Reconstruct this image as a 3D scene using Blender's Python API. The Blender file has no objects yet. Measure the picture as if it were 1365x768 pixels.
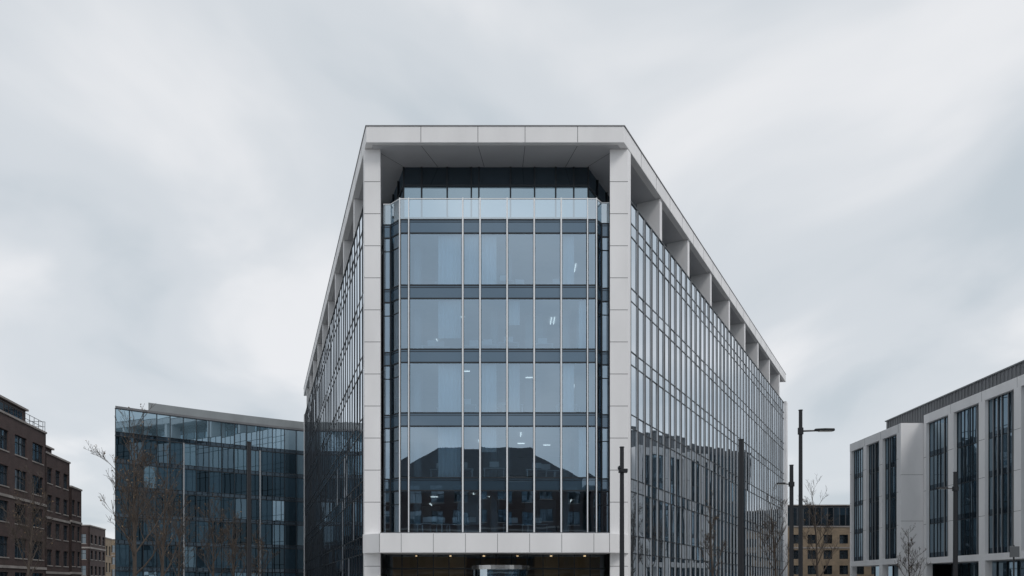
import bpy, math, random
from mathutils import Vector
random.seed(7)
scene = bpy.context.scene
scene.view_settings.view_transform = 'Standard'
scene.view_settings.look = 'None'
scene.view_settings.exposure = 0

# ------------------------------------------------------------------ helpers
class MB:
    def __init__(s): s.v=[]; s.f=[]
    def quad(s,a,b,c,d):
        n=len(s.v); s.v+= [tuple(a),tuple(b),tuple(c),tuple(d)]; s.f.append((n,n+1,n+2,n+3))
    def prism(s,poly,z0,z1):
        n=len(s.v); k=len(poly)
        for p in poly: s.v.append((p[0],p[1],z0))
        for p in poly: s.v.append((p[0],p[1],z1))
        s.f.append(tuple(range(n+k-1,n-1,-1))); s.f.append(tuple(range(n+k,n+2*k)))
        for i in range(k):
            j=(i+1)%k; s.f.append((n+i,n+j,n+k+j,n+k+i))
    def box(s,x0,x1,y0,y1,z0,z1):
        s.prism([(x0,y0),(x1,y0),(x1,y1),(x0,y1)],z0,z1)
    def tube(s,p0,p1,r0,r1,n=6,caps=True):
        p0=Vector(p0);p1=Vector(p1);d=(p1-p0)
        if d.length<1e-6:return
        d.normalize(); a=d.orthogonal().normalized(); b=d.cross(a)
        k=len(s.v)
        for p,r in((p0,r0),(p1,r1)):
            for i in range(n):
                t=2*math.pi*i/n; s.v.append(tuple(p+a*math.cos(t)*r+b*math.sin(t)*r))
        for i in range(n):
            j=(i+1)%n; s.f.append((k+i,k+j,k+n+j,k+n+i))
        if caps:
            s.f.append(tuple(range(k+n-1,k-1,-1))); s.f.append(tuple(range(k+n,k+2*n)))

def empty(name,loc=(0,0,0)):
    e=bpy.data.objects.new(name,None); e.location=loc; e.empty_display_size=1
    scene.collection.objects.link(e); return e
def add(mb,name,mat,parent=None,bevel=0,smooth=False):
    if not mb.v: return None
    me=bpy.data.meshes.new(name); me.from_pydata(mb.v,[],mb.f); me.update()
    o=bpy.data.objects.new(name,me); scene.collection.objects.link(o)
    me.materials.append(mat)
    if smooth:
        for p in me.polygons: p.use_smooth=True
    if parent:
        o.parent=parent; o.location=-Vector(parent.location)
    if bevel:
        m=o.modifiers.new('bevel','BEVEL'); m.width=bevel; m.segments=2; m.limit_method='ANGLE'
    return o

class Wall:
    def __init__(s,p0,p1):
        s.p=Vector(p0); d=Vector(p1)-s.p; s.L=d.length; s.d=d/s.L; s.n=Vector((s.d.y,-s.d.x))
    def pt(s,a,o): q=s.p+s.d*a+s.n*o; return (q.x,q.y)
    def box(s,mb,a0,a1,o0,o1,z0,z1):
        mb.prism([s.pt(a0,o1),s.pt(a1,o1),s.pt(a1,o0),s.pt(a0,o0)],z0,z1)
    def pane(s,mb,a0,a1,o,z0,z1,j=0.004):
        # every pane is seated a few millimetres differently in its frame
        k=[random.uniform(-j,j) for _ in range(3)]
        A=s.pt(a0,o+k[0]);B=s.pt(a1,o+k[1]);C=s.pt(a1,o+k[1]+k[2]);D=s.pt(a0,o+k[0]+k[2])
        mb.quad((*A,z0),(*B,z0),(*C,z1),(*D,z1))

# ------------------------------------------------------------------ materials
def newmat(name):
    m=bpy.data.materials.new(name); m.use_nodes=True; nt=m.node_tree; nt.nodes.clear()
    out=nt.nodes.new('ShaderNodeOutputMaterial'); return m,nt,out
def solid(name,col,rough=0.6,metal=0,var=0.12,scale=0.6,bump=0.0):
    m,nt,out=newmat(name); N=nt.nodes.new; L=nt.links.new
    b=N('ShaderNodeBsdfPrincipled'); b.inputs['Roughness'].default_value=rough; b.inputs['Metallic'].default_value=metal
    tc=N('ShaderNodeTexCoord'); n=N('ShaderNodeTexNoise'); n.inputs['Scale'].default_value=scale; n.inputs['Detail'].default_value=6
    mp=N('ShaderNodeMapping'); mp.inputs['Scale'].default_value=(1,1,0.35)
    L(tc.outputs['Object'],mp.inputs[0]); L(mp.outputs[0],n.inputs['Vector'])
    r=N('ShaderNodeValToRGB'); e=r.color_ramp.elements
    e[0].position=.3; e[1].position=.7
    e[0].color=(*[c*(1-var) for c in col],1); e[1].color=(*[min(1,c*(1+var)) for c in col],1)
    L(n.outputs['Fac'],r.inputs[0]); L(r.outputs[0],b.inputs['Base Color'])
    if bump:
        bp=N('ShaderNodeBump'); bp.inputs['Strength'].default_value=bump; n2=N('ShaderNodeTexNoise'); n2.inputs['Scale'].default_value=25
        L(tc.outputs['Object'],n2.inputs['Vector']); L(n2.outputs['Fac'],bp.inputs['Height']); L(bp.outputs[0],b.inputs['Normal'])
    L(b.outputs[0],out.inputs[0]); return m
def glass(name,inner,refl,r0,r1,transparent=False,var=.25,rough=0.0):
    """coated facade glass: fresnel mirror over dark body or over see-through tint"""
    m,nt,out=newmat(name); N=nt.nodes.new; L=nt.links.new
    g=N('ShaderNodeBsdfGlossy'); g.inputs['Roughness'].default_value=rough; g.inputs['Color'].default_value=(*refl,1)
    geo=N('ShaderNodeNewGeometry')
    mul=N('ShaderNodeMapRange'); mul.inputs['To Min'].default_value=1-var; mul.inputs['To Max'].default_value=1+var
    L(geo.outputs['Random Per Island'],mul.inputs['Value'])
    vm=N('ShaderNodeVectorMath'); vm.operation='SCALE'; vm.inputs[0].default_value=inner; L(mul.outputs[0],vm.inputs['Scale'])
    body=N('ShaderNodeBsdfTransparent' if transparent else 'ShaderNodeBsdfDiffuse')
    L(vm.outputs[0],body.inputs['Color'])
    fr=N('ShaderNodeFresnel'); fr.inputs['IOR'].default_value=1.5
    mr=N('ShaderNodeMapRange'); mr.inputs['From Min'].default_value=.04; mr.inputs['From Max'].default_value=.4
    mr.inputs['To Min'].default_value=r0; mr.inputs['To Max'].default_value=r1
    L(fr.outputs[0],mr.inputs['Value'])
    tc=N('ShaderNodeTexCoord'); nz=N('ShaderNodeTexNoise'); nz.inputs['Scale'].default_value=.5; nz.inputs['Detail'].default_value=1
    bp=N('ShaderNodeBump'); bp.inputs['Strength'].default_value=.015; bp.inputs['Distance'].default_value=.2
    L(tc.outputs['Object'],nz.inputs['Vector']); L(nz.outputs['Fac'],bp.inputs['Height']); L(bp.outputs[0],g.inputs['Normal'])
    mx=N('ShaderNodeMixShader'); L(mr.outputs[0],mx.inputs[0]); L(body.outputs[0],mx.inputs[1]); L(g.outputs[0],mx.inputs[2])
    L(mx.outputs[0],out.inputs[0]); return m
def brickmat(name,c1,c2,mortar):
    m,nt,out=newmat(name); N=nt.nodes.new; L=nt.links.new
    b=N('ShaderNodeBsdfPrincipled'); b.inputs['Roughness'].default_value=.85
    tc=N('ShaderNodeTexCoord'); sp=N('ShaderNodeSeparateXYZ'); L(tc.outputs['Object'],sp.inputs[0])
    ad=N('ShaderNodeMath'); L(sp.outputs[0],ad.inputs[0]); L(sp.outputs[1],ad.inputs[1])
    cb=N('ShaderNodeCombineXYZ'); L(ad.outputs[0],cb.inputs[0]); L(sp.outputs[2],cb.inputs[1])
    t=N('ShaderNodeTexBrick'); t.inputs['Scale'].default_value=1; t.inputs['Brick Width'].default_value=.23; t.inputs['Row Height'].default_value=.075
    t.inputs['Mortar Size'].default_value=.008; t.inputs['Color1'].default_value=(*c1,1); t.inputs['Color2'].default_value=(*c2,1); t.inputs['Mortar'].default_value=(*mortar,1)
    L(cb.outputs[0],t.inputs['Vector'])
    n=N('ShaderNodeTexNoise'); n.inputs['Scale'].default_value=.8; n.inputs['Detail'].default_value=5; L(tc.outputs['Object'],n.inputs['Vector'])
    mr=N('ShaderNodeMapRange'); mr.inputs['To Min'].default_value=.6; mr.inputs['To Max'].default_value=1.4; L(n.outputs['Fac'],mr.inputs['Value'])
    vm=N('ShaderNodeVectorMath'); vm.operation='SCALE'; L(t.outputs['Color'],vm.inputs[0]); L(mr.outputs[0],vm.inputs['Scale'])
    L(vm.outputs[0],b.inputs['Base Color']); L(b.outputs[0],out.inputs[0]); return m
def emis(name,col,st):
    m,nt,out=newmat(name); e=nt.nodes.new('ShaderNodeEmission'); e.inputs[0].default_value=(*col,1); e.inputs[1].default_value=st
    nt.links.new(e.outputs[0],out.inputs[0]); return m

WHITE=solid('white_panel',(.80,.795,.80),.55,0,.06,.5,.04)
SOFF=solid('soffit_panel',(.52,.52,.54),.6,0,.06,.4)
JOINT=solid('joint',(.08,.08,.09),.8)
FRAME=solid('dark_frame',(.025,.032,.04),.4,.3)
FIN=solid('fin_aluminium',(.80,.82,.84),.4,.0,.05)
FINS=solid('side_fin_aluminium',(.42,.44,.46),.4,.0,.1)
FINM=solid('fin_grey',(.30,.32,.34),.4,.2,.15)
FIND=solid('fin_dark',(.02,.025,.032),.4,.2,.15)
SPAND=glass('spandrel_glass',(.04,.07,.10),(.54,.70,.86),.20,.7,False,.15)
GFRONT=glass('front_glass',(.64,.83,.96),(.64,.82,.98),.43,.9,True,.07)
GBAL=glass('balustrade_glass',(.68,.82,.9),(.80,.92,1),.56,.9,True,.06)
GSIDE=glass('side_glass',(.06,.09,.115),(.90,.95,1.0),.58,.98,False,.5)
GDARK=glass('dark_glass',(.018,.026,.034),(.50,.64,.76),.13,.6,False,.6)
GBLK=glass('smoked_glass',(.016,.028,.038),(.40,.52,.62),.06,.30,False,.9)
GTEAL=glass('teal_glass',(.018,.034,.048),(.36,.55,.68),.10,.5,False,.9)
GTEALM=glass('teal_glass_mid',(.03,.055,.07),(.50,.70,.84),.26,.7,False,.9)
GTEALT=glass('teal_glass_sky_bright',(.10,.16,.20),(.62,.80,.92),.46,.9,False,.4)  # brighter copy of the teal glass, imitates reflected sky
CEIL=solid('ceiling',(.55,.57,.58),.8)
CARPET=solid('carpet',(.12,.13,.14),.9)
INWALL=solid('interior_wall',(.42,.46,.48),.8,0,.1)
BLIND=solid('blind',(.80,.84,.86),.8,0,.04)
LIGHT=emis('ceiling_light',(1,.97,.9),1.2)
WARM=emis('lobby_light',(1,.72,.4),1.2)
METAL=solid('brushed_metal',(.6,.6,.6),.25,.9,.05)
POLE=solid('pole_paint',(.018,.02,.024),.45,.2,.2)
BRICKD=brickmat('dark_brick',(.050,.031,.029),(.075,.043,.039),(.07,.062,.06))
BRICKY=brickmat('stock_brick',(.26,.19,.12),(.20,.145,.095),(.22,.2,.17))
STONE=solid('pale_stone',(.28,.255,.24),.8,0,.2)
ROOFG=solid('grey_roof',(.16,.165,.175),.6,.2,.1)
SLATE=solid('slate_roof',(.05,.054,.062),.6,0,.3,2)
BARK=solid('bark',(.070,.055,.045),.9,0,.3,4)
LEAF=solid('dry_leaf',(.17,.115,.065),.8,0,.4,6)

# ------------------------------------------------------------------ main building
main=empty('office_building',(0,80,0))
Rx=lambda y:7.04+.516*(y-50)
Lx=lambda y:-9.16-.32*(y-50)
YR,YL=109,117
roof=MB(); roof.prism([(Lx(50),50),(Rx(50),50),(Rx(YR),YR),(Lx(YL),YL)],29.48,30.51)
add(roof,'roof_slab',WHITE,main,.03)
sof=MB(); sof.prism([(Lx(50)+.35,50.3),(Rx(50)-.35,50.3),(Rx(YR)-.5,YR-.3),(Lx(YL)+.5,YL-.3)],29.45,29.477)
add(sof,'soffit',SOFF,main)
cap=MB(); cap.prism([(Lx(50)-.04,49.96),(Rx(50)+.04,49.96),(Rx(YR)+.05,YR+.05),(Lx(YL)-.05,YL+.05)],30.515,30.56)
add(cap,'roof_coping',solid('coping',(.25,.25,.26),.4,.4),main)
WR=Wall((Rx(51.2)-.12,51.2),(Rx(108)-.12,108))
WL=Wall((Lx(116)+.12,116),(Lx(51.2)+.12,51.2))
FR=Wall((Rx(50),50),(Rx(YR),YR)); FL=Wall((Lx(YL),YL),(Lx(50),50))
jt=MB()
for x in (-5.72,-2.14,.82,4.12): jt.box(x-.015,x+.015,49.994,50.0,29.5,30.5)
for W in (FR,FL):
    s=3.4
    while s<W.L: W.box(jt,s-.02,s+.02,-.004,.004,29.5,30.5); s+=3.4
for x in (-5.72,-2.14,.82,4.12):
    jt.prism([(x-.015,50.35),(x+.015,50.35),(x*.86+.015,52.85),(x*.86-.015,52.85)],29.444,29.452)
jt.prism([(-8.6,51.0),(-8.57,51.0),(-7.2,52.8),(-7.23,52.8)],29.444,29.452)
jt.prism([(6.4,51.0),(6.43,51.0),(5.06,52.8),(5.03,52.8)],29.444,29.452)
col=MB()
cr=[(6.23,50.7),(7.38,50.7),(7.38+.258,51.2),(6.4,51.6)]
cl=[(-9.40,50.7),(-8.38,50.7),(-8.5,51.7),(-9.56,51.2)]
col.prism(cr,0,29.448); col.prism(cl,0,29.448)
add(col,'corner_columns',WHITE,main,.015)
z=2.9
while z<29:
    if not 3.6<z<5:
        jt.box(6.225,7.384,50.694,50.70,z-.015,z+.015); jt.box(-9.404,-8.376,50.694,50.70,z-.015,z+.015)
    z+=2.04
band=MB()
band.prism([(-9.5,50.68),(-8.25,49.6),(6.08,49.6),(7.45,50.68)],3.72,4.93)
add(band,'base_band',WHITE,main,.02)
for x in (-6.9,-4.9,-2.9,-.9,1.1,3.1,5.1): jt.box(x-.012,x+.012,49.594,49.6,3.74,4.91)
for x in (-8.25,6.08): jt.box(x-.014,x+.014,49.592,49.603,3.74,4.91)
ledge=MB(); ledge.prism([(-8.4,50.68),(-8.15,49.75),(6.0,49.75),(6.25,50.68),(6.2,51.9),(-8.35,51.9)],4.935,5.0)
add(ledge,'sill_ledge',ROOFG,main)
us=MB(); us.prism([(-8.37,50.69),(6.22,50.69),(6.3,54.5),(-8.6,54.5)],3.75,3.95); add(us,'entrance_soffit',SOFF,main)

# front bay
zs=[(4.97,7.75),(8.57,11.87),(12.72,15.95),(16.8,20.05),(20.9,24.23)]
sp=[(7.75,8.57),(11.87,12.72),(15.95,16.8),(20.05,20.9),(24.23,25.09)]
bay=[(-8.36,51.75),(-7.87,51.75),(-7.18,51.0),(5.40,51.0),(5.78,51.55),(6.3,51.55)]
gf=MB(); gs=MB(); gb=MB(); fr=MB(); fn=MB()
for i in range(5):
    W=Wall(bay[i],bay[i+1])
    if i==2:
        cuts=[0,.58,4.035,5.14,6.868,8.597,10.325,12.006,W.L]
    else: cuts=[0,W.L]
    for a,b in zip(cuts,cuts[1:]):
        for z0,z1 in zs: W.pane(gf,a+.01,b-.01,0,z0,z1,.006)
        for z0,z1 in sp: W.pane(gs,a+.01,b-.01,.01,z0,z1,.003)
        W.pane(gb,a+.01,b-.01,.01,25.09,26.4,.004)
    for k,c in enumerate(cuts):
        W.box(fr,max(0,c-.075),min(W.L,c+.075),-.12,.03,4.97,25.09)
        if i==2:
            wd=.03 if k in(0,1,7,8) else .045
            W.box(fn,c-wd,c+wd,.032,.17,4.97,26.43)
    for z0,z1 in sp:
        for zz in (z0,z1): W.box(fr,0,W.L,-.1,.034,zz-.045,zz+.045)
        W.box(fr,0,W.L,-.1,.036,z1-.16,z1-.13)
    W.box(fr,0,W.L,-.05,.036,4.95,5.05)
    W.box(fn,0,W.L,-.03,.05,26.40,26.45)
    if i in (0,1,3,4):
        for z0,z1 in zs: W.box(fr,0,W.L,-.05,.03,z1-.9,z1-.85)
add(gf,'front_glazing',GFRONT,main); add(gs,'front_spandrels',SPAND,main); add(gb,'terrace_balustrade',GBAL,main)
add(fr,'front_frames',FRAME,main); add(fn,'front_fins',FIN,main)

# floors & interior
fl=MB(); ce=MB()
for z0,z1 in [(4.2,4.95)]+sp:
    y0=51.35 if z1>5 else 50.8
    poly=[(-8.1,52.0),(-7.0,y0),(5.25,y0),(6.2,52.0),(Rx(70)-.7,70),(Lx(70)+.7,70)]
    fl.prism(poly,(z0+z1)/2,z1-.06)
    poly2=[(-8.0,52.1),(-6.9,y0+.1),(5.2,y0+.1),(6.1,52.1),(Rx(70)-.8,70),(Lx(70)+.8,70)]
    if z1>5: ce.prism(poly2,z0+.05,(z0+z1)/2-.01)
add(fl,'floor_slabs',CARPET,main); add(ce,'ceilings',CEIL,main)
core=MB(); core.box(-6,4,64,69,0,25); add(core,'lift_core',INWALL,main)
iw=MB(); bl=MB(); lt=MB(); ic=MB(); ds=MB()
for fi,(z0,z1) in enumerate(zs):
    for xx in (-6.3,-1.2,3.6):
        ic.tube((xx,53.2,z0),(xx,53.2,z1),.28,.28,14)
    for k in range(4):
        xx=random.choice([-5.4,-3.6,-1.9,.9,2.2,4.3]); y=random.uniform(52.4,56)
        iw.box(xx,xx+random.uniform(1.0,2.2),y,y+.1,z0,z1-.1)
    iw.box(-9,-5.5,61,61.1,z0,z1)
    cands=[(-4.75,-3.3),(-3.05,-2.15),(-1.95,-1.0),(-.2,.5),(3.3,4.0),(4.3,4.8)]
    for ci,(a,b) in enumerate(cands):
        if random.random()<(.8,.45,.8,.3,.4,.35)[ci] and fi>0:
            n=max(3,int((b-a)/.12)); zb=z0+.02 if random.random()<.8 else z0+random.uniform(.8,2)
            for q in range(n):
                x0=a+(b-a)*q/n; dz=.05*(q%2)
                bl.quad((x0,51.3+dz,zb),(x0+(b-a)/n,51.3+.05-dz,zb),(x0+(b-a)/n,51.3+.05-dz,z1-.02),(x0,51.3+dz,z1-.02))
    for _ in range(5):
        xx=random.uniform(-6.5,4.5); yy=random.uniform(52.5,60); an=random.choice([0,0,1])
        if an: lt.box(xx,xx+.5,yy,yy+.045,z1-.03,z1+.03)
        else: lt.box(xx,xx+.045,yy,yy+1.4,z1-.03,z1+.03)
    for _ in range(7):
        xx=random.uniform(-6.3,3.4); yy=random.uniform(51.6,53.0)
        ds.box(xx,xx+1.4,yy,yy+.7,z0+.70,z0+.74); ds.box(xx+.05,xx+.1,yy+.05,yy+.65,z0,z0+.7); ds.box(xx+1.3,xx+1.35,yy+.05,yy+.65,z0,z0+.7)
        ds.box(xx+.4,xx+1.0,yy+.35,yy+.38,z0+.85,z0+1.2)
add(iw,'partitions',INWALL,main); add(bl,'blinds',BLIND,main); add(lt,'ceiling_lights',LIGHT,main); add(ic,'interior_columns',INWALL,main); add(ds,'desks',BLIND,main)

# side curtain walls
sg=MB(); sf=MB(); sfd=MB(); st=MB()
rows=[(.5,3.75),(3.75,4.9),(4.9,7.75)]
for i in range(5):
    rows.append(sp[i])
    if i<4: rows.append(zs[i+1])
rows.append((25.09,26.4))
for W,pitch,dep in ((WR,1.5,.09),(WL,1.5,.04)):
    n=int(W.L/pitch); pt=W.L/n
    for i in range(n):
        a=i*pt
        for z0,z1 in rows: W.pane(sg,a+.01,a+pt-.01,0,z0,z1,.009)
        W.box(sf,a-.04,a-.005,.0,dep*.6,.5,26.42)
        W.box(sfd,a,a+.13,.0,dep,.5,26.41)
    for z0,z1 in rows:
        W.box(st,0,W.L,-.02,.03,z0-.035,z0+.035)
    W.box(st,0,W.L,-.1,.06,26.4,26.47)
    W.box(st,0,W.L,-.1,.02,0,.47)
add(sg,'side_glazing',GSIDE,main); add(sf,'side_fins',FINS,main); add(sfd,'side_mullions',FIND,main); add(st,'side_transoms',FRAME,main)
tf=MB(); tf.prism([(-8.0,51.95),(-7.0,51.3),(5.25,51.3),(6.0,51.95),(Rx(106)-1,106),(Lx(114)+1,114)],25.12,25.4); add(tf,'terrace_floor',ROOFG,main)
pr=MB()
for k in range(9):
    s=(57.2-51.2)/.8887+k*7.62
    if s<WR.L-1: WR.box(pr,s,s+.55,-1.75,-.02,25.3,29.45)
for k in range(9):
    s=WL.L-((57.2-51.2)/.952+k*7.2)
    if s>1: WL.box(pr,s-.55,s,-1.75,-.02,25.3,29.45)
add(pr,'terrace_piers',WHITE,main,.01)
ep=MB()
WR.box(ep,WR.L,WR.L+1.1,-1.5,.35,0,26.6); WL.box(ep,-1.0,0,-1.5,.12,0,26.6)
add(ep,'end_piers',WHITE,main)
bw=MB(); bw.prism([(Lx(116)+.6,116.2),(Rx(108)-.6,108.2),(Rx(108)-.8,108.7),(Lx(116)+.8,116.7)],0,26.4); add(bw,'rear_wall',WHITE,main)
tg=MB(); tg2=MB(); tfr=MB()
TW=[Wall((-7.2,52.9),(5.03,52.9)),Wall((5.03,52.9),(31.5,108)),Wall((-27.5,114),(-7.2,52.9))]
for i,W in enumerate(TW):
    n=7 if i==0 else int(W.L/1.9); pt=W.L/n
    cuts=[k*pt for k in range(n+1)]
    if i==0: cuts=[0,1.2,2.9,4.5,5.0,7.1,8.7,10.1,11.3,W.L]
    for a,b in zip(cuts,cuts[1:]):
        W.pane(tg2,a,b,0,25.4,28.2); W.pane(tg,a,b,0,28.2,29.45)  # lower panes brighter, upper darker: sky and soffit reflections put into the glass
        W.box(tfr,a-.05,a+.05,0,.08,25.4,29.45)
    W.box(tfr,0,W.L,.0,.06,28.15,28.27)
add(tg,'setback_dark_panes',GDARK,main); add(tg2,'setback_bright_panes',GTEALT,main); add(tfr,'setback_frames',FRAME,main)
add(jt,'panel_joints',JOINT,main)
# entrance
eg=MB(); ef=MB(); el=MB()
W=Wall((-8.45,53.6),(6.3,53.6))
for k in range(14):
    a=W.L*k/14
    W.pane(eg,a,a+W.L/14,0,0,3.74); W.box(ef,a-.03,a+.03,0,.1,0,3.74)
W.box(ef,0,W.L,0,.08,2.75,2.85)
lob=MB(); lob.box(-8.4,-3.2,56,56.2,0,3.7); lob.box(1.6,6.2,56,56.2,0,3.7); lob.box(-8.4,6.2,60,60.2,0,3.7); lob.box(-8.6,6.4,53.8,60,-.02,.01)
add(lob,'lobby_wall',solid('timber',(.45,.33,.19),.6),main)
for k in range(6): el.box(-6.6+k*2.3,-6.45+k*2.3,54.4,54.6,3.66,3.72)
add(el,'lobby_lights',WARM,main)
add(eg,'entrance_glazing',glass('entrance_glass',(.75,.77,.77),(.6,.7,.78),.14,.6,True,.2),main); add(ef,'entrance_frames',FRAME,main)
rd=MB(); cx,cy=-.75,52.6
rd.tube((cx,cy,2.72),(cx,cy,2.98),1.95,1.95,40); rd.tube((cx,cy,0.0),(cx,cy,.06),1.9,1.9,40)
rdg=MB()
for k in range(40):
    t0=2*math.pi*k/40;t1=2*math.pi*(k+1)/40
    if abs(math.cos(t0))>.55:
        rdg.quad((cx+1.85*math.cos(t0),cy+1.85*math.sin(t0),.06),(cx+1.85*math.cos(t1),cy+1.85*math.sin(t1),.06),(cx+1.85*math.cos(t1),cy+1.85*math.sin(t1),2.72),(cx+1.85*math.cos(t0),cy+1.85*math.sin(t0),2.72))
for k in range(4):
    t=math.pi/4+k*math.pi/2
    rdg.quad((cx,cy,.06),(cx+1.75*math.cos(t),cy+1.75*math.sin(t),.06),(cx+1.75*math.cos(t),cy+1.75*math.sin(t),2.7),(cx,cy,2.7))
add(rd,'revolving_door_canopy',METAL,main); add(rdg,'revolving_door_glass',GBAL,main)

# ------------------------------------------------------------------ curved glass office (left)
lg=empty('glass_office_building',(-45,118,0))
pts=[(-52.3,105),(-49.7,107.3),(-47,109.5),(-44.3,111.7),(-41.5,113.8),(-38.6,115.9),(-35.5,118),(-31,120.9),(-26,124)]
g1=MB();g2=MB();g3=MB();gfm=MB();spm=MB();fins=MB()
H=25.0; st_=3.57
segs=[Wall((-60,127),(-52.3,105))]+[Wall(a,b) for a,b in zip(pts,pts[1:])]
for si,W in enumerate(segs):
    n=max(1,round(W.L/1.75)); pt=W.L/n
    for i in range(n):
        for fl_ in range(7):
            z0=fl_*st_
            t=g2 if (fl_==6 or random.random()<.03) else (g3 if (random.random()<(.55 if fl_==5 else .12)) else g1)  # brighter panes mostly on top storeys: sky reflection put into the pane colour
            W.pane(t,i*pt,(i+1)*pt,0,z0+.5,z0+st_,.014)
            W.pane(spm,i*pt,(i+1)*pt,0,z0,z0+.5,.01)
        W.box(gfm,i*pt-.04,i*pt+.04,0,.12,0,H)
    for fl_ in range(8):
        W.box(gfm,0,W.L,0,.07,fl_*st_-.06,fl_*st_+.06)
        if fl_<7: W.box(gfm,0,W.L,0,.05,fl_*st_+.5,fl_*st_+.56)
    if si and si%3==0:
        W.box(fins,W.L/2-.1,W.L/2+.1,.12,.26,0,st_*6)
add(g1,'glazing',GTEAL,lg); add(g2,'sky_bright_glazing',GTEALT,lg); add(g3,'half_bright_glazing',GTEALM,lg); add(spm,'spandrels',GDARK,lg); add(gfm,'mullions',FRAME,lg); add(fins,'columns',FINM,lg)
rp=MB(); rp.prism(pts+[(-30,138),(-60,127)],H+.05,H+.35); add(rp,'roof',ROOFG,lg)
rc=MB()
ins=[(-49.4,108.2)]+[(x-.3,y+.45) for x,y in pts[2:]]
rc.prism(ins+[(-30,136),(-52,127)],H+.35,H+1.5); add(rc,'plant_screen',solid('zinc',(.24,.26,.27),.5,.3,.08),lg)

# dark glass block standing behind the white-framed offices (mirrored in the side wall)
gb2=empty('glass_office_building',(78,118,0)); a1=MB(); a2=MB(); a3=MB()
for W in (Wall((63,134),(63,103)),Wall((63,103),(92,103)),Wall((92,134),(63,134))):
    n=round(W.L/2.1); pt=W.L/n
    for i in range(n):
        for k in range(6):
            W.pane(a3 if random.random()<.08 else a1,i*pt,(i+1)*pt,0,k*4.1,(k+1)*4.1,.012)
        W.box(a2,i*pt-.06,i*pt+.06,0,.15,0,24.6)
    for k in range(7): W.box(a2,0,W.L,0,.1,k*4.1-.2 if k else 0,k*4.1+.2)
add(a1,'glazing',GBLK,gb2); add(a3,'bright_glazing',GTEALM,gb2); add(a2,'mullions',FRAME,gb2)
m=MB(); m.box(63,92,103,134,24.8,25.6); add(m,'roof',SLATE,gb2)

# ------------------------------------------------------------------ generic masonry building
def masonry(name,p0,p1,depth,H,floors,bayw,brick,trim,gl,parapet=1.0,win=.55,sill=True,rail=False,rooftop=None):
    W=Wall(p0,p1); e=empty(name,(*W.pt(W.L/2,-depth/2),0))
    b=MB(); t=MB(); g=MB(); f=MB()
    W.box(b,.35,W.L-.35,-depth+.35,-.35,0,H-.02)
    fh=(H-parapet)/floors
    c=[W.pt(W.L,0),W.pt(W.L,-depth),W.pt(0,-depth),W.pt(0,0)]
    sides=[W,Wall(c[0],c[1]),Wall(c[2],c[3])]
    for S in sides:
        n=max(1,round(S.L/bayw)); pt=S.L/n; ww=pt*win
        for k in range(floors):
            z0=k*fh+fh*.28; z1=k*fh+fh*.86
            S.box(b,.36,S.L-.36,-.34,-.003,(k-1)*fh+fh*.86 if k else 0,z0)
            for i in range(n):
                a=i*pt+(pt-ww)/2
                S.pane(g,a,a+ww/2,-.22,z0,z1,.01); S.pane(g,a+ww/2,a+ww,-.22,z0,z1,.01)
                S.box(f,a+ww/2-.04,a+ww/2+.04,-.215,-.15,z0,z1); S.box(f,a,a+ww,-.213,-.155,z0+(z1-z0)*.62,z0+(z1-z0)*.62+.06)
                S.box(f,a,a+.06,-.215,-.14,z0,z1);S.box(f,a+ww-.06,a+ww,-.215,-.14,z0,z1)
                if sill: S.box(t,a-.08,a+ww+.08,-.2,.06,z0-.12,z0)
            if k and k%2==1 and trim: S.box(t,-.05,S.L+.05,-.1,.09,k*fh-.1,k*fh+.16)
        S.box(b,.36,S.L-.36,-.34,-.003,(floors-1)*fh+fh*.86,H)
        for i in range(n+1):
            a=i*pt; hw=(pt-ww)/2
            S.box(b,max(.0,a-hw),min(S.L,a+hw),-.338,0,0,H-.001)
        if trim: S.box(t,-.08,S.L+.08,-.34,.1,H,H+.2)
    if rail:
        for S in sides:
            k=0
            while k<S.L: S.box(f,k-.02,k+.02,-.3,-.26,H+.2,H+1.3); k+=1.2
            for zz in (.75,1.3): S.box(f,0,S.L,-.3,-.26,H+zz-.04,H+zz)
    if rooftop:
        m=MB(); W.box(m,1.2,W.L-1.2,-depth+1.2,-1.6,H,H+rooftop); add(m,'rooftop_storey',SLATE if brick is BRICKY else brick,e)
        m=MB(); k=1.5
        while k<W.L-2.6: W.pane(m,k,k+.95,-1.58,H+.5,H+rooftop-.4); k+=1.15
        add(m,'rooftop_windows',GDARK,e)
        m=MB(); W.box(m,1.0,W.L-1.0,-depth+1.0,-1.35,H+rooftop,H+rooftop+.2); add(m,'rooftop_coping',trim or STONE,e)
    add(b,'walls',brick,e); add(t,'stone_trim',trim or STONE,e); add(g,'windows',gl,e); add(f,'window_frames',FRAME,e)
    return e
WIN=glass('window_glass',(.03,.04,.05),(.7,.8,.88),.24,.8,False,.8)
masonry('brick_building',(-46.5,62),(-51.5,88),14,18.4,5,4.4,BRICKD,STONE,WIN,rail=True,rooftop=2.2,win=.66)
masonry('brick_building',(-51.9,88.6),(-53.6,96.5),12,16.4,5,2.7,BRICKD,STONE,WIN,rooftop=1.4,win=.58)
masonry('brick_building',(-53.6,96.8),(-54.6,101),12,13.6,4,2.1,BRICKD,STONE,WIN)
masonry('brick_house',(-70,132),(-72.5,142),12,11.5,4,2.4,BRICKD,STONE,WIN)
masonry('brick_house',(-78.5,150),(-82,163),12,11.0,3,2.6,BRICKY,STONE,WIN)
masonry('terrace_house_row',(-125,212),(-92,205),14,13.5,4,3.5,BRICKY,STONE,WIN)
masonry('stock_brick_building',(46,150),(82,150),16,12.6,4,2.9,BRICKY,STONE,WIN,rooftop=4.2,sill=False)
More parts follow.
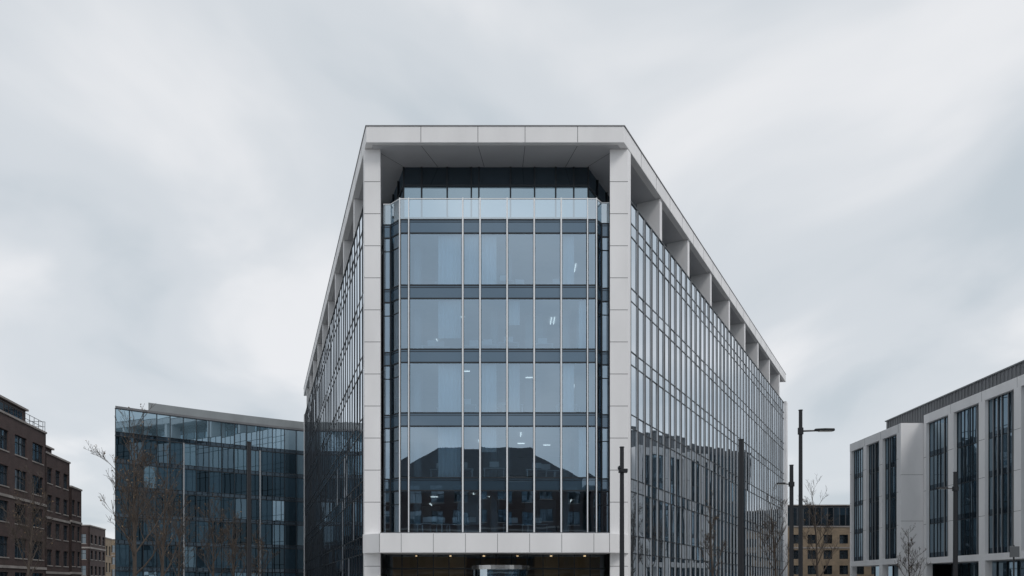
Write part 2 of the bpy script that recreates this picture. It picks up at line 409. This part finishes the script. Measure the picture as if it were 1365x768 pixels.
masonry('apartment_building',(20,215),(80,215),16,14,4,4,BRICKD,STONE,WIN)
masonry('brick_warehouse',(12,-32),(-22,-32),18,19.5,5,3.8,BRICKD,STONE,WIN)
hr=empty('mansard_roof',(-5,-41,0))
m=MB(); zb,zt=19.8,25.6
A=[(12,-32),(-22,-32),(-22,-50),(12,-50)]; B=[(3,-37),(-13,-37),(-13,-45),(3,-45)]
for i in range(4):
    j=(i+1)%4; m.quad((*A[i],zb),(*A[j],zb),(*B[j],zt),(*B[i],zt))
m.quad(*[(*p,zt) for p in B]); add(m,'roof_slopes',SLATE,hr)
masonry('brick_building',(-22.3,-34),(-60,-34),18,17.5,5,3.8,BRICKD,STONE,WIN)
masonry('brick_building',(50,-30),(12.3,-30),18,18.0,5,3.8,BRICKD,STONE,WIN)

# ------------------------------------------------------------------ white-framed offices (right)
GTEAL2=glass('office_glass',(.03,.048,.06),(.56,.72,.84),.40,.8,False,.9)
def framed(name,wall,H,bays,pier,depth):
    W=wall; e=empty(name,(*W.pt(W.L/2,-depth/2),0))
    w=MB(); g=MB(); f=MB(); d=MB(); fi=MB()
    pt=W.L/bays
    W.box(w,0,W.L,-.7,0,H-.95,H); W.box(w,0,W.L,-.7,.004,4.0,4.62)
    for i in range(bays+1):
        a=i*pt; W.box(w,max(0,a-pier/2)if i else 0,min(W.L,a+pier/2)if i<bays else W.L,-.7,-.003,0 if i%2==0 else 4.62,H-.003)
    for i in range(bays):
        a0=i*pt+pier/2; a1=(i+1)*pt-pier/2; wd=a1-a0
        cuts=[0,.16,.30,.52,.62,.84,1] if i%2 else [0,.2,.36,.5,.72,.86,1]
        nf=4; fh=(H-.95-4.62)/nf
        for c0,c1 in zip(cuts,cuts[1:]):
            for k in range(nf):
                z0=4.62+k*fh
                W.pane(g,a0+c0*wd,a0+c1*wd,-.4,z0+.55,z0+fh,.014); W.pane(d,a0+c0*wd,a0+c1*wd,-.4,z0,z0+.55,.01)
            W.box(f,a0+c0*wd-.03,a0+c0*wd+.03,-.4,-.34,4.62,H-.95)
            if random.random()<.35: W.box(fi,a0+c1*wd-.14,a0+c1*wd-.06,-.4,-.3,4.62,H-.95)
        for k in range(nf+1):
            W.box(f,a0,a1,-.4,-.36,4.62+k*fh-.04,4.62+k*fh+.04)
    W.box(g,0,W.L,-3.2,-3.1,0,4.0)
    k=0
    while k<W.L: W.box(f,k-.04,k+.04,-3.1,-3.0,0,4); k+=1.6
    W.box(w,0.003,W.L-.003,-depth,-.75,4.02,H-.1)
    W.box(d,1,W.L-1,-depth,-3.3,0,4.0)
    j=MB()
    for i in range(bays+1):
        a=min(max(i*pt,.01),W.L-.01)
        for zz in (8.2,11.8,15.4): W.box(j,max(0,a-pier/2)+.002,min(W.L,a+pier/2)-.002,-.01,.003,zz,zz+.03)
        W.box(j,a-.012,a+.012,-.01,.006,H-.94,H-.01)
    add(j,'panel_joints',JOINT,e)
    add(w,'white_frame',WHITE,e,.01); add(g,'glazing',GTEAL2,e); add(d,'spandrels',GDARK,e); add(f,'mullions',FRAME,e); add(fi,'fins',FINM,e)
    return e
eB=framed('white_framed_office',Wall((44.4,85.9),(44.4,43.5)),20.0,8,1.0,30)
eA=framed('white_framed_office',Wall((42,99),(42,86.6)),19.2,3,.8,12)
m=MB(); m.box(41.98,44.5,86.0,86.55,0,19.2); add(m,'end_wall',WHITE,eA,.01)
m=MB(); m.box(41.97,44.4,85.993,86.0,8.6,8.63);m.box(41.97,44.4,85.993,86.0,13.6,13.63); add(m,'end_wall_joints',JOINT,eA)
m=MB(); m.box(47,62,44,100,20.02,22.2); add(m,'plant_screen',ROOFG,eB)
m=MB()
k=44.3
while k<100: m.box(46.93,47,k-.04,k+.04,20.05,22.2); k+=.6
m.box(46.85,62.1,43.9,100.1,22.2,22.32); add(m,'screen_louvres',solid('louvre',(.2,.21,.22),.5,.4),eB)
masonry('brick_building',(46,40),(46,8),20,18,5,3.8,BRICKD,STONE,WIN)

# ------------------------------------------------------------------ ground
def sheet(name,x0,x1,y0,y1,z,mat):
    m=MB(); m.quad((x0,y0,z),(x1,y0,z),(x1,y1,z),(x0,y1,z)); return add(m,name,mat)
sheet('ground',-2500,2500,-2500,2500,-.13,solid('ground_mix',(.18,.175,.165),.95,0,.2,.05))
def paving():
    m,nt,out=newmat('paving'); N=nt.nodes.new; L=nt.links.new
    b=N('ShaderNodeBsdfPrincipled'); b.inputs['Roughness'].default_value=.75
    tc=N('ShaderNodeTexCoord'); t=N('ShaderNodeTexBrick'); t.inputs['Scale'].default_value=1; t.inputs['Brick Width'].default_value=.9; t.inputs['Row Height'].default_value=.45
    t.inputs['Mortar Size'].default_value=.008; t.inputs['Color1'].default_value=(.33,.33,.32,1); t.inputs['Color2'].default_value=(.28,.28,.275,1); t.inputs['Mortar'].default_value=(.12,.12,.12,1)
    L(tc.outputs['Object'],t.inputs['Vector']); L(t.outputs['Color'],b.inputs['Base Color']); L(b.outputs[0],out.inputs[0]); return m
PAV=paving()
m=MB(); m.box(-150,150,16,260,-.125,0.0); add(m,'plaza_pavement',PAV)
m=MB(); m.box(-150,150,-26,6,-.125,0.0); add(m,'pavement',PAV)
sheet('road',-150,150,6.3,15.7,-.12,solid('asphalt',(.05,.05,.052),.9,0,.15,2))
m=MB(); m.box(-150,150,6.002,6.3,-.125,.012); add(m,'kerb',STONE)
m=MB(); m.box(-150,150,15.7,15.998,-.125,.012); add(m,'kerb',STONE)
m=MB()
k=-148
while k<148: m.quad((k,10.93,-.116),(k+2,10.93,-.116),(k+2,11.07,-.116),(k,11.07,-.116)); k+=6
add(m,'road_markings',solid('road_paint',(.75,.75,.72),.7))

# ------------------------------------------------------------------ street furniture
def lamp(name,x,y,h,arm,armdir,armlen,r=.085,extra=None):
    e=empty(name,(x,y,0)); p=MB()
    p.tube((x,y,0),(x,y,.9),r*1.35,r*1.3,14); p.tube((x,y,.9),(x,y,h),r,r*.8,14); p.tube((x,y,0),(x,y,.03),r*2.4,r*2.4,14)
    p.tube((x,y,h),(x,y,h+.03),r*.95,r*.95,14)
    add(p,'pole',POLE,e)
    if arm:
        a=MB(); ax=armdir
        a.tube((x,y,arm),(x+ax*armlen*.55,y,arm+.02),.035,.03,8)
        a.tube((x,y,arm-.12),(x,y,arm+.12),r*1.25,r*1.25,14)
        add(a,'arm',POLE,e)
        hd=MB(); x0=x+ax*armlen*.42; x1=x+ax*armlen
        xs=sorted((x0,x1)); c=(xs[0]+xs[1])/2
        hd.prism([(xs[0],y-.08),(c,y-.17),(xs[1]-.05,y-.15),(xs[1],y-.06),(xs[1],y+.06),(xs[1]-.05,y+.15),(c,y+.17),(xs[0],y+.08)],arm+.0,arm+.085)
        add(hd,'lamp_head',POLE,e,.02)
        ln=MB(); ln.box(c-.2,c+.25,y-.1,y+.1,arm-.012,arm-.002); add(ln,'lens',solid('lens',(.5,.5,.48),.2),e)
    if extra:
        b=MB(); b.box(x-.12,x+.2,y-.14,y+.1,extra-.02,extra+.12); b.box(x-.16,x-.05,y-.3,y+.02,extra+.1,extra+.2)
        b.tube((x-.1,y-.12,extra+.05),(x-.1,y-.36,extra),.05,.055,10)
        add(b,'security_camera',POLE,e,.01)
    return e
lamp('street_lamp',10.87,30,8.27,7.5,1,1.27,.085)
lamp('street_lamp',15.3,43.6,8.25,7.22,-1,.8,.13)
lamp('street_lamp',26.0,46.7,8.3,7.35,-1,1.1,.14)
lamp('lighting_column',4.14,30,6.88,None,1,0,.095,extra=5.95)
lamp('lighting_column',8.63,30,7.16,None,1,0,.115)
lamp('lighting_column',-11.55,35,7.96,None,1,0,.105)
e=empty('traffic_sign',(25.2,40,0)); m=MB(); m.tube((25.2,40,0),(25.2,40,3.7),.04,.04,10); add(m,'post',POLE,e)
m=MB(); m.box(24.95,25.45,39.93,39.95,3.1,3.65); add(m,'sign_plate',solid('sign_back',(.12,.13,.14),.5,.5),e,.01)

# ------------------------------------------------------------------ trees
def tree(x,y,h,seed,leaves=.1,spread=.30,nprim=20,m2=3):
    rnd=random.Random(seed); e=empty('bare_tree',(x,y,0)); w=MB(); lf=MB()
    def br(p,d,L,r,lev):
        n=4 if lev<2 else 3; pts=[(p,r)]; q=Vector(p); dd=Vector(d)
        for i in range(n):
            dd=(dd+Vector((rnd.uniform(-.14,.14),rnd.uniform(-.14,.14),rnd.uniform(-.02,.2)))).normalized()
            q2=q+dd*L/n; r2=max(.008,r*(1-(i+1)/n*.75)); w.tube(q,q2,pts[-1][1],r2,5 if lev<2 else 3,False)
            q=q2; pts.append((q.copy(),r2))
        if lev<3:
            m_={0:6,1:4,2:m2}[lev]
            for k in range(m_):
                t=rnd.uniform(.2,1); i=min(n-1,int(t*n)); a,b=Vector(pts[i][0]),Vector(pts[i+1][0]); pp=a.lerp(b,t*n-i)
                side=Vector((rnd.uniform(-1,1),rnd.uniform(-1,1),rnd.uniform(-.2,.5))).normalized()
                nd=(dd*.85+side*.65).normalized()
                br(pp,nd,L*rnd.uniform(.38,.65)*(1.15-t*.4),max(.009,pts[i+1][1]*.6),lev+1)
        else:
            if rnd.random()<leaves:
                for _ in range(rnd.randint(1,2)):
                    s=rnd.uniform(.035,.065); c=q+Vector([rnd.uniform(-.08,.08) for _ in range(3)])
                    u=Vector([rnd.uniform(-1,1) for _ in range(3)]).normalized(); v=u.orthogonal().normalized()
                    lf.quad(c-u*s,c-v*s*.6,c+u*s,c+v*s*.6)
    r0=h*.0125; q=Vector((x,y,0)); P=[(q.copy(),r0)]; n=12; dx=Vector((0,0,1))
    for i in range(n):
        dx=(dx+Vector((rnd.uniform(-.04,.04),rnd.uniform(-.04,.04),.06))).normalized()
        q2=q+dx*h*.97/n; r2=r0*(1-.9*(i+1)/n); w.tube(q,q2,P[-1][1],r2,8,False); q=q2; P.append((q.copy(),r2))
    for k in range(nprim):
        t=.2+.78*(k+rnd.random())/nprim; i=min(n-1,int(t*n)); pp=P[i][0].lerp(P[i+1][0],t*n-i)
        an=k*2.4+rnd.uniform(-.5,.5); up=rnd.uniform(.8,1.7)
        d=Vector((math.cos(an),math.sin(an),up)).normalized()
        br(pp,d,h*spread*(1.15-t*.8)*rnd.uniform(.8,1.2),P[i][1]*.5,0 if t<.72 else 1)
    add(w,'branches',BARK,e); add(lf,'dry_leaves',LEAF,e)
tree(-21.3,45,11.2,1,leaves=.14,spread=.31,nprim=22)
tree(-22.9,52,10.6,2,leaves=.10,nprim=20)
tree(-20.9,60,7.6,3,leaves=.05,nprim=16)
tree(-19.6,62,6.4,4,leaves=.05,nprim=12)
tree(-30.5,50,8.8,5,leaves=.05,nprim=18)
tree(14.6,58,8.6,6,leaves=.05,spread=.2,nprim=14)
tree(22.8,69,9.8,7,leaves=.08,nprim=14)
tree(27.0,70,10.8,8,leaves=.08,nprim=14)
tree(35.0,70,6.8,9,leaves=.03,nprim=14)
tree(-28.5,68,8.4,10,leaves=.05,nprim=14)
tree(-24.8,66,9.4,11,leaves=.05,nprim=16)

# ------------------------------------------------------------------ world
w=bpy.data.worlds.new('World'); scene.world=w; w.use_nodes=True; nt=w.node_tree; nt.nodes.clear(); N=nt.nodes.new; L=nt.links.new
out=N('ShaderNodeOutputWorld'); sky=N('ShaderNodeTexSky'); sky.sky_type='NISHITA'; sky.sun_disc=False
EL,AZ=50,140
sky.sun_elevation=math.radians(EL); sky.sun_rotation=math.radians(AZ)
b1=N('ShaderNodeBackground'); b1.inputs[1].default_value=.1; L(sky.outputs[0],b1.inputs[0])
tc=N('ShaderNodeTexCoord'); sp_=N('ShaderNodeSeparateXYZ'); L(tc.outputs['Generated'],sp_.inputs[0])
mx=N('ShaderNodeMath'); mx.operation='MAXIMUM'; mx.inputs[1].default_value=0; L(sp_.outputs[2],mx.inputs[0])
ad=N('ShaderNodeMath'); ad.operation='ADD'; ad.inputs[1].default_value=.25; L(mx.outputs[0],ad.inputs[0])
du=N('ShaderNodeMath'); du.operation='DIVIDE'; L(sp_.outputs[0],du.inputs[0]); L(ad.outputs[0],du.inputs[1])
dv=N('ShaderNodeMath'); dv.operation='DIVIDE'; L(sp_.outputs[1],dv.inputs[0]); L(ad.outputs[0],dv.inputs[1])
cb=N('ShaderNodeCombineXYZ'); L(du.outputs[0],cb.inputs[0]); L(dv.outputs[0],cb.inputs[1])
mp=N('ShaderNodeMapping'); mp.inputs['Location'].default_value=(1.3,.4,0); mp.inputs['Scale'].default_value=(1.15,.8,1); L(cb.outputs[0],mp.inputs[0])
n1=N('ShaderNodeTexNoise'); n1.inputs['Scale'].default_value=1.8; n1.inputs['Detail'].default_value=5; n1.inputs['Roughness'].default_value=.45; n1.inputs['Distortion'].default_value=.45
L(mp.outputs[0],n1.inputs['Vector'])
r=N('ShaderNodeValToRGB'); r.color_ramp.interpolation='EASE'; e=r.color_ramp.elements; e[0].position=.32; e[0].color=(.57,.63,.68,1); e[1].position=.67; e[1].color=(.87,.88,.90,1)
k=e.new(.48); k.color=(.69,.73,.77,1)
L(n1.outputs['Fac'],r.inputs[0])
b2=N('ShaderNodeBackground'); b2.inputs[1].default_value=1.0; L(r.outputs[0],b2.inputs[0])
ms=N('ShaderNodeMixShader'); ms.inputs[0].default_value=.93; L(b1.outputs[0],ms.inputs[1]); L(b2.outputs[0],ms.inputs[2]); L(ms.outputs[0],out.inputs[0])
sd=bpy.data.lights.new('sun','SUN'); sd.energy=1.2; sd.angle=math.radians(18); sd.color=(1,.97,.94)
so=bpy.data.objects.new('sun',sd); scene.collection.objects.link(so); so.location=(30,-40,60)
az=math.radians(AZ); el=math.radians(EL)
S=Vector((math.sin(az)*math.cos(el),math.cos(az)*math.cos(el),math.sin(el)))
so.rotation_euler=(-S).to_track_quat('-Z','Y').to_euler()

cam=bpy.data.cameras.new('camera'); co=bpy.data.objects.new('camera',cam); scene.collection.objects.link(co)
co.location=(0,0,1.7); co.rotation_euler=(math.radians(90),0,0)
cam.sensor_width=36; cam.lens=28.0; cam.shift_y=396/1365; cam.clip_end=6000; cam.clip_start=.1
scene.camera=co
